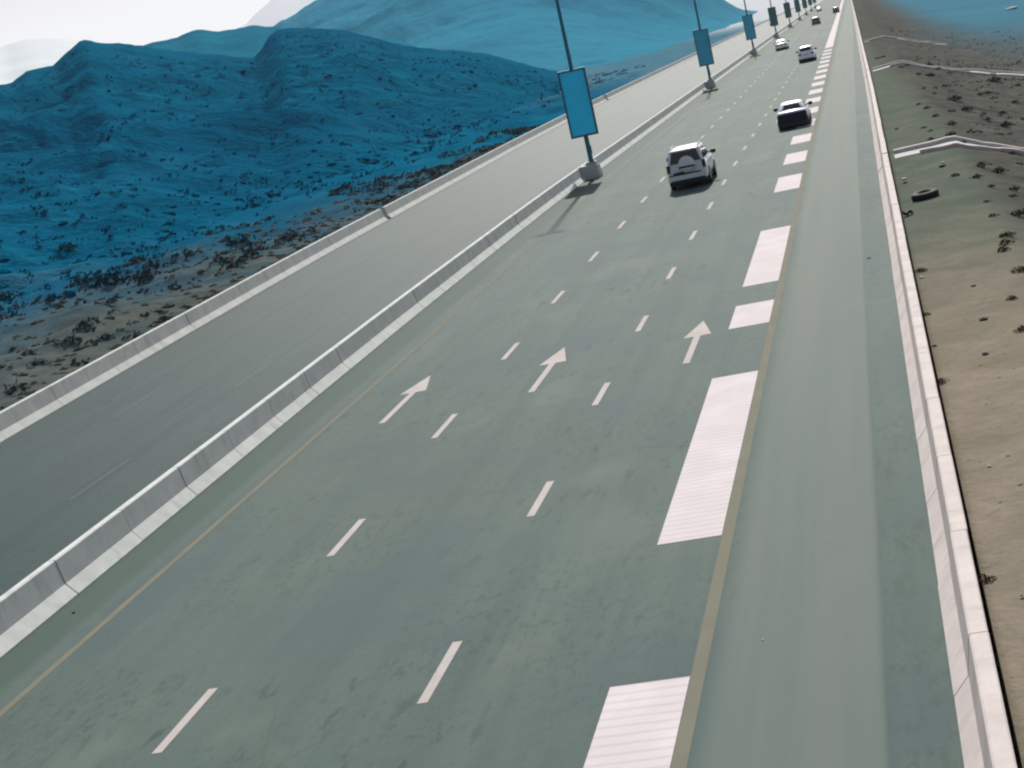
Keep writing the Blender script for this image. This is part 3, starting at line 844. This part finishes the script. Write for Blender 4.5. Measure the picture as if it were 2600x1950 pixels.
    if kind == 'suv': mb.box(-.62, -.12, y0 - .075, y0 - .03, .70, .82)
    elif kind == 'crossover': mb.box(-.26, .26, y0 - .03, y0 + .05, .78, .9)
    else: mb.box(-.26, .26, y0 - .02, y0 + .08, .76, .88)
    mb.build('number_plate', M['trim'] if kind == 'suv' else M['plate'], root)
    if kind == 'suv':
        mb = MB(); mb.lathe([(.0, -.17), (.24, -.17), (.34, -.15), (.375, -.09), (.375, .03), (.3, .06)], (.06, y0 - .04, 1.13), 'Y', 28)
        sp = mb.build('spare_wheel_cover', [paint], root)
        mb = MB(); mb.box(-.3, .42, y0 - .225, y0 - .2, .99, 1.075); mb.build('cover_dark_strip', M['trim'], sp)  # dark strip across the lower half of the cover
        for s in (-1, 1):
            mb = MB(); mb.tube((s * .62, -1.9, H + .05), (s * .62, -.35, H + .05), .022, n=8)
            for yy in (-1.88, -1.1, -.37): mb.box(s * .62 - .02, s * .62 + .02, yy - .04, yy + .04, H - .05, H + .05)
            mb.build('roof_rail', M['chrome'], root)
        mb = MB(); mb.box(-.62, .62, -2.3, -2.06, H - .09, H - .05); mb.build('roof_spoiler', [paint], root)
    if kind == 'crossover':
        mb = MB(); mb.box(-.6, .6, -2.02, -1.72, H - .1, H - .055); mb.build('roof_spoiler', [paint], root)
    return root
def rest(o, px, L, extra=0.0, yaw=0.0, label=None, cat='car'):
    p = on_road(*px); y = p.y + L / 2 + extra
    slope = math.atan2(float(road_z(y + 1)) - float(road_z(y - 1)), 2.0)
    o.location = (p.x, y, float(road_z(y)) + 0.004)
    o.rotation_euler = (slope if abs(yaw) < 1 else -slope, 0, yaw)
    return tag(o, label, cat, 'cars on the highway')
c1 = make_car('sport_utility_vehicle', 'suv', M['car_white'])
rest(c1, (1753, 479), 4.82, 0.0, 0.0, 'white boxy off-roader with a covered spare wheel on its tailgate, middle lane')
c2 = make_car('sedan_car', 'sedan', M['car_white'], M['car_navy'])  # white body stands for sun glare painted over a navy car
rest(c2, (2017, 327), 4.82, 0.3, 0.0, 'navy saloon with glare painted white over it, driving over the edge of the white blocks')
c3 = make_car('crossover_car', 'crossover', M['car_bright'])
rest(c3, (2050, 158), 4.7, 0.8, 0.0, 'white tall car ahead of the saloon with the navy rear')
c4 = make_car('sedan_car', 'sedan', M['car_bright'])
rest(c4, (1985, 128), 4.82, 0.8, 0.0, 'white saloon far up the lane next to the median')
def recolour(o, mt):
    for ch in [x for x in COL.objects if x.parent == o]:
        if ch.name.split('.')[0] in ('body', 'rear_bumper', 'roof_spoiler'):
            ch.data = ch.data.copy(); ch.data.materials[0] = mt
c5 = copy_tree(c3); recolour(c5, M['car_grey'])
rest(c5, (2073, 63), 4.7, 0.0, 0.0, 'small dark grey car far away in the middle lane, nearer of the two dark ones')
c6 = copy_tree(c5)
rest(c6, (2124, 33), 4.7, 0.0, 0.0, 'dark grey car farthest up the road beside the continuous white band')
c7 = copy_tree(c4)
rest(c7, (2080, 29), 4.8, 0.0, 0.0, 'tiny white saloon at the far end of the lane next to the median')
c8 = copy_tree(c4)
rest(c8, (1962, 63), 4.8, 0.0, math.pi, 'small white saloon on the left carriageway behind the fourth lamp post')

# ------------------------------------------------------------------ drainage channels down the right embankment
def chute(y0, width, ln, label, gapn=0.0):
    root = empty('drainage_channel', (0.45 + float(road_c(y0)), y0, float(ground_z(0.5 + float(road_c(y0)), y0))))
    n = 46
    def path(t):
        x = root.location.x + ln * t
        return x, y0 + 0.25 * math.sin(t * 3) * ln * 0.05
    def sweep(off, wd, h, sink, u0=0.0, u1=1.0):
        rings = []
        for i in range(n + 1):
            t = u0 + (u1 - u0) * i / n
            x, y = path(t); y += off
            z = max(float(ground_z(x, y - wd / 2)), float(ground_z(x, y + wd / 2)), float(ground_z(x, y)))
            rings.append([(x - root.location.x, y - y0 + a, z - root.location.z + b) for a, b in ((-wd / 2, -sink), (wd / 2, -sink), (wd / 2, h), (-wd / 2, h))])
        m_ = MB(); m_.loft(rings, 0, True, True, False); return m_
    sweep(0, width - 0.3, 0.02, 0.3).build('channel_bed', M['concrete_grey'], root)
    sweep(width / 2, 0.3, 0.17, 0.4).build('kerb', M['concrete'], root)
    sweep(-width / 2, 0.3, 0.15, 0.4, 0.06, 0.4 if gapn else 1.0).build('kerb', M['concrete'], root)
    return tag(root, label, 'drainage channel', 'drainage channels on the right embankment')
chute(69.5, 1.9, 16, 'nearest concrete drainage channel with two pale kerbs running down the right slope', 1)
chute(135.5, 1.9, 22, 'second concrete drainage channel crossing the right slope, seen as one pale line', 1)
chute(203, 1.5, 9, 'third and faintest drainage channel on the right slope', 1)

# ------------------------------------------------------------------ stones, tyre, litter
def stone(px, py, size_px, mat, label, cat='stone', name='stone', flat=0.7, road=False, group='loose stones by the right barrier'):
    p = on_road(px, py) if road else (px_hit(px, py) or on_ground(px, py))
    r = size_px * (p - Vector((0, 0, CAM_Z))).length / FPX / 2
    v, f = ROCKS[random.randrange(8)]
    m_ = MB(); a = random.uniform(0, 6.28)
    m_.add([((q_[0] * math.cos(a) - q_[1] * math.sin(a)) * r, (q_[0] * math.sin(a) + q_[1] * math.cos(a)) * r, q_[2] * r * flat) for q_ in v], f)
    o = m_.build(name, mat); o.location = (p.x, p.y, p.z + r * flat * 0.35)
    return tag(o, label, cat, group)
M['stone_far'] = plain('dusty_stone', (0.2, 0.25, 0.27), 0.95, 0.05, 0, 0.2, 1)
D_, P_ = M['stone_dark'], M['stone_pale']
stone(2472, 727, 15, D_, 'dark stone on the sandy bank, highest of three in a line')
stone(2498, 812, 19, D_, 'dark flat stone on the sandy bank, middle of three in a line')
stone(2502, 900, 17, D_, 'dark stone on the sandy bank, lowest of three in a line')
stone(2393, 423, 18, D_, 'dark stone with a pale neighbour below the nearest drainage channel')
stone(2395, 414, 13, P_, 'pale stone resting against a dark one below the nearest drainage channel')
stone(2277, 328, 13, D_, 'small dark stone beside the barrier above the nearest drainage channel')
stone(2296, 456, 17, P_, 'pale broken stone beside the barrier above the tyre')
stone(2298, 465, 14, D_, 'small dark stone beside the barrier just above the tyre')
stone(2340, 706, 13, P_, 'bright white stone at the back of the right barrier')
stone(2512, 1185, 12, P_, 'small pale stone on the sandy bank near the right edge')
stone(2566, 25, 44, M['stone_far'], 'broad pale boulder far off on the blue plain', flat=0.3)
stone(2206, 656, 10, D_, 'small dark stone on the hard shoulder', road=True, group='debris on the road')
stone(1936, 1624, 9, P_, 'tiny white scrap on the hard shoulder', 'litter', 'litter', 0.5, True, 'debris on the road')
stone(188, 1556, 11, D_, 'small dark stone in the gutter beside the median', road=True, group='debris on the road')
for (px, py, wpx, lab) in ((2306, 547, 26, 'thin dark strip of tyre tread by the barrier below the tyre'), (2235, 148, 26, 'thin dark strip of tyre tread beside the barrier near the second channel'), (2296, 170, 30, 'dark scrap lying on the kerb of the second channel')):
    p = px_hit(px, py); r = wpx * (p - Vector((0, 0, CAM_Z))).length / FPX
    m_ = MB()
    m_.loft([[(r * t, 0.1 * math.sin(5 * t) + a, b + 0.03 * math.sin(9 * t)) for a, b in ((-.07, -.02), (.07, -.02), (.06, .07), (-.06, .07))] for t in (-.5, -.3, -.1, .1, .3, .5)])
    o = m_.build('rubber_strip', M['rubber']); o.location = (p.x, p.y, p.z + .06); o.rotation_euler = (0, 0.0, 0.25)
    tag(o, lab, 'debris', 'debris by the right barrier')
p = px_hit(2350, 503)
m_ = MB(); m_.lathe([(.2, -.1), (.29, -.125), (.37, -.09), (.39, -.03), (.39, .03), (.37, .09), (.29, .125), (.2, .1), (.17, .06), (.03, .05)], (0, 0, 0), 'Z', 32)
ty = m_.build('tyre', M['rubber']); ty.location = (p.x, p.y, p.z + .1); ty.rotation_euler = (0.08, -0.05, 0); ty.scale = (1.12, 1.12, 1)
tag(ty, 'black discarded tyre lying flat on the sandy bank beside the barrier', 'tyre')

# ------------------------------------------------------------------ shrubs
def mat_leaf(name, a, b):
    k = NT(name)
    f = k.noise(3.0, 3, 0.6, k.coord())
    return k.done(k.ramp(f, [(0.3, a), (0.7, b)]), 1.0, 0.0)
M['leaf'] = mat_leaf('dry_shrub_leaves', (0.035, 0.024, 0.016), (0.095, 0.064, 0.042))
M['leaf_blue'] = mat_leaf('dark_shrub_leaves', (0.012, 0.04, 0.055), (0.035, 0.075, 0.085))
M['twig'] = plain('twig', (0.06, 0.05, 0.038), 0.9, 0.1)
def bush_mesh(seed, leaf):
    rnd = random.Random(seed); m_ = MB()
    for i in range(170):
        a = rnd.uniform(0, 6.28); e = rnd.random() ** .5; rr = rnd.random() ** .45
        lob = 1 + .3 * math.sin(3 * a + seed) + .2 * math.sin(5 * a + 2 * seed)
        p = Vector((math.cos(a) * rr * lob, math.sin(a) * rr * lob, (1 - rr * rr * .75) * e * .85 + .03))
        n = Vector((rnd.gauss(0, 1), rnd.gauss(0, 1), rnd.gauss(0, 1))).normalized(); t = n.orthogonal().normalized(); b = n.cross(t)
        s = rnd.uniform(.09, .2)
        m_.add([tuple(p + t * s), tuple(p + b * s * .5), tuple(p - t * s), tuple(p - b * s * .5)], [(0, 1, 2, 3)])
    return m_
def stem_mesh(seed):
    rnd = random.Random(seed); m_ = MB()
    for i in range(7):
        a = rnd.uniform(0, 6.28); m_.tube((0, 0, -.1), (math.cos(a) * .6, math.sin(a) * .6, .5), .03, .012, 5)
    return m_
def make_bush(seed, leaf):
    r_ = empty('shrub'); bush_mesh(seed, leaf).build('foliage', leaf, r_, False); stem_mesh(seed).build('stem', M['twig'], r_); return r_
PROTO = {'d': [make_bush(s, M['leaf']) for s in (1, 2, 3)], 'b': [make_bush(s, M['leaf_blue']) for s in (4, 5, 6)]}
used = {}
def shrub(px, py, wpx, typ, label, group):
    p = px_hit(px, py)
    if p is None: return
    i = random.randrange(3); src = PROTO[typ][i]
    if (typ, i) not in used: used[(typ, i)] = 1; o = src
    else: o = copy_tree(src)
    r = wpx * (p - Vector((0, 0, CAM_Z))).length / FPX / 2 * 1.1
    o.location = (p.x, p.y, p.z - 0.05 * r); o.scale = (r, r * random.uniform(.8, 1.1), r * random.uniform(.8, 1.05)); o.rotation_euler = (0, 0, random.uniform(0, 6.28))
    tag(o, label, 'shrub', group)
near = [(2392, 972, 30), (2500, 1475, 46), (2338, 690, 26), (2352, 800, 20), (2372, 880, 14), (2540, 1700, 16), (2585, 1900, 22)]
for i, (a, b, c) in enumerate(sorted(near, key=lambda q_: -q_[1])):
    shrub(a, b, c, 'd', '%s dry tuft from the bottom along the back of the right barrier' % ORD[i], 'tufts along the right barrier')
q7 = [(1190, 1345, 130), (1190, 1205, 150), (900, 1290, 70), (900, 1410, 90), (730, 915, 60), (850, 975, 90), (970, 1080, 90), (1090, 665, 70), (1240, 860, 190), (1400, 1000, 140), (1720, 765, 110), (1600, 785, 90), (2080, 890, 90), (1900, 1045, 110), (1950, 1225, 170), (1600, 1310, 80), (810, 1245, 70), (1170, 1020, 70), (1360, 1455, 90), (1750, 1485, 110), (1700, 1135, 100), (2050, 1610, 100), (800, 695, 60), (950, 765, 60)]
mid = [(2200 + a / 5.53, 100 + b / 5.53, c / 5.53) for a, b, c in q7]
for i, (a, b, c) in enumerate(sorted(mid, key=lambda q_: -q_[1])):
    shrub(a, b, c, 'd', ('%s dark shrub between the two drainage channels, counting up from the lower' % ORD[i]) if i < 20 else 'one of the small dark shrubs just below the second drainage channel', 'shrubs between the drainage channels')
q8 = [(1620, 410, 190), (1850, 495, 190), (1545, 565, 150), (2070, 740, 170), (2050, 835, 110), (2130, 1100, 230), (1780, 1105, 120), (1920, 1385, 110), (1960, 1490, 170), (1250, 540, 120), (1690, 905, 90), (1920, 1590, 170), (1750, 690, 90)]
low = [(2200 + a / 5.53, 350 + b / 5.53, c / 5.53) for a, b, c in q8] + [(2560, 600, 30), (2590, 690, 34), (2570, 760, 24), (2595, 840, 30)]
for i, (a, b, c) in enumerate(sorted(low, key=lambda q_: q_[1])):
    shrub(a, b, c, 'd', '%s brown shrub below the nearest drainage channel, counting downward' % ORD[i], 'shrubs below the nearest drainage channel')
q9 = [(880, 372, 90), (890, 522, 130), (730, 502, 90), (1010, 425, 90), (1790, 592, 170), (2120, 655, 90)]
up = [(2200 + a / 5.53, 100 + b / 5.53, c / 5.53) for a, b, c in q9]
for i, (a, b, c) in enumerate(sorted(up, key=lambda q_: q_[0])):
    shrub(a, b, c, 'd', '%s dark shrub out from the barrier along the second drainage channel' % ORD[i], 'shrubs along the second drainage channel')
q5 = [(160, 885, 70), (215, 945, 90), (470, 745, 100), (390, 825, 110), (600, 805, 100), (620, 600, 80), (620, 500, 190), (800, 480, 130), (760, 375, 110), (1260, 368, 70), (1350, 378, 70), (1410, 335, 110), (1640, 235, 110), (1350, 262, 130), (380, 295, 110), (460, 482, 90), (40, 575, 130), (190, 1050, 40), (910, 652, 40)]
lf = [(a / 2.212, 500 + b / 2.212, c / 2.212) for a, b, c in q5]
for i, (a, b, c) in enumerate(sorted(lf, key=lambda q_: q_[0])):
    shrub(a, b, c, 'b', '%s dark bush from the left along the foot of the blue hill' % ORD[i], 'bushes at the foot of the hill')
for lst in PROTO.values():
    for o in lst:
        if 'label' not in o:
            for ch in [x for x in COL.objects if x.parent == o]: bpy.data.objects.remove(ch)
            bpy.data.objects.remove(o)

# ground-hugging scrub: nobody could count it
def scrub(name, mat, label, pts):
    V, F = [], []
    for x, y, z, r, n in pts:
        for i in range(n):
            a, rr = random.uniform(0, 6.28), random.random() ** .6
            p = Vector((x + math.cos(a) * rr * r, y + math.sin(a) * rr * r, z + random.random() * r * .75 * (1.1 - rr * .7)))
            u = Vector((random.gauss(0, 1), random.gauss(0, 1), random.gauss(0, 1))).normalized(); t = u.orthogonal().normalized(); q_ = u.cross(t)
            e = r * random.uniform(.2, .42); b = len(V)
            V.extend([tuple(p + t * e), tuple(p + q_ * e * .6), tuple(p - t * e), tuple(p - q_ * e * .6)]); F.append((b, b + 1, b + 2, b + 3))
    me = bpy.data.meshes.new(name); me.from_pydata(V, [], F); me.materials.append(mat)
    o = bpy.data.objects.new(name, me); COL.objects.link(o)
    return tag(o, label, 'scrub', kind='stuff')
pts = []
for i in range(2400):
    th = random.uniform(7, 33); d0 = 40 / math.sin(R(th))
    if d0 > 330: continue
    d = d0 + (335 - d0) * random.random() ** 1.2
    x, y = -d * math.sin(R(th)), d * math.cos(R(th))
    if float(fbm(x / 30, y / 30, 3, 91)) < random.uniform(-0.35, 0.2): continue
    z, n = drop(x, y); pts.append((x, y, z, random.uniform(.15, .6), 9))
M['leaf_hill'] = mat_leaf('hill_scrub_leaves', (0.004, 0.075, 0.135), (0.014, 0.11, 0.18))
scrub('hillside_scrub', M['leaf_hill'], 'small dark scrub dotted over the near blue hillside', pts)
pts = []
for i in range(1500):
    y = random.uniform(30, 170); s_ = 0.9 + max(5, 30 - 0.17 * y) * random.random() ** 1.1
    x = float(left_bar_x(y)) - 0.8 - s_
    if float(fbm(x / 9, y / 9, 3, 55)) < random.uniform(-0.3, 0.25): continue
    z, n = drop(x, y); pts.append((x, y, z, random.uniform(.14, .5), 14))
M['leaf_verge'] = mat_leaf('verge_scrub_leaves', (0.035, 0.052, 0.052), (0.1, 0.112, 0.1))
scrub('verge_scrub', M['leaf_verge'], 'dry grey scrub covering the verge behind the left barrier', pts)
pts = []
for i in range(1500):
    y = 20 + 230 * random.random() ** 1.1; s_ = 3.2 + 32 * random.random() ** 1.2; x = s_ + float(road_c(y)) + 0.4
    if float(fbm(x / 7, y / 14, 3, 66)) < random.uniform(-0.3, 0.3): continue
    z, n = drop(x, y); pts.append((x, y, z, random.uniform(.08, .26), 10))
M['leaf_slope'] = mat_leaf('slope_scrub_leaves', (0.03, 0.03, 0.02), (0.1, 0.095, 0.07))
scrub('slope_scrub', M['leaf_slope'], 'dry brown scrub specks down the right embankment', pts)

# ------------------------------------------------------------------ haze
HAZE_DENSITY = 0.00005
hz = MB().box(-23000, 23000, -3500, 26500, -2500, 1800).build('haze', bpy.data.materials.new('haze'))
hm = hz.data.materials[0]; hm.use_nodes = True
t = hm.node_tree
t.nodes.remove(t.nodes['Principled BSDF'])
pv = t.nodes.new('ShaderNodeVolumePrincipled')
pv.inputs['Color'].default_value = (0.86, 0.88, 0.9, 1)
pv.inputs['Density'].default_value = HAZE_DENSITY
pv.inputs['Anisotropy'].default_value = 0.0
t.links.new(pv.outputs[0], t.nodes['Material Output'].inputs['Volume'])
tag(hz, 'thin pale blue haze in the air', 'haze', kind='stuff')
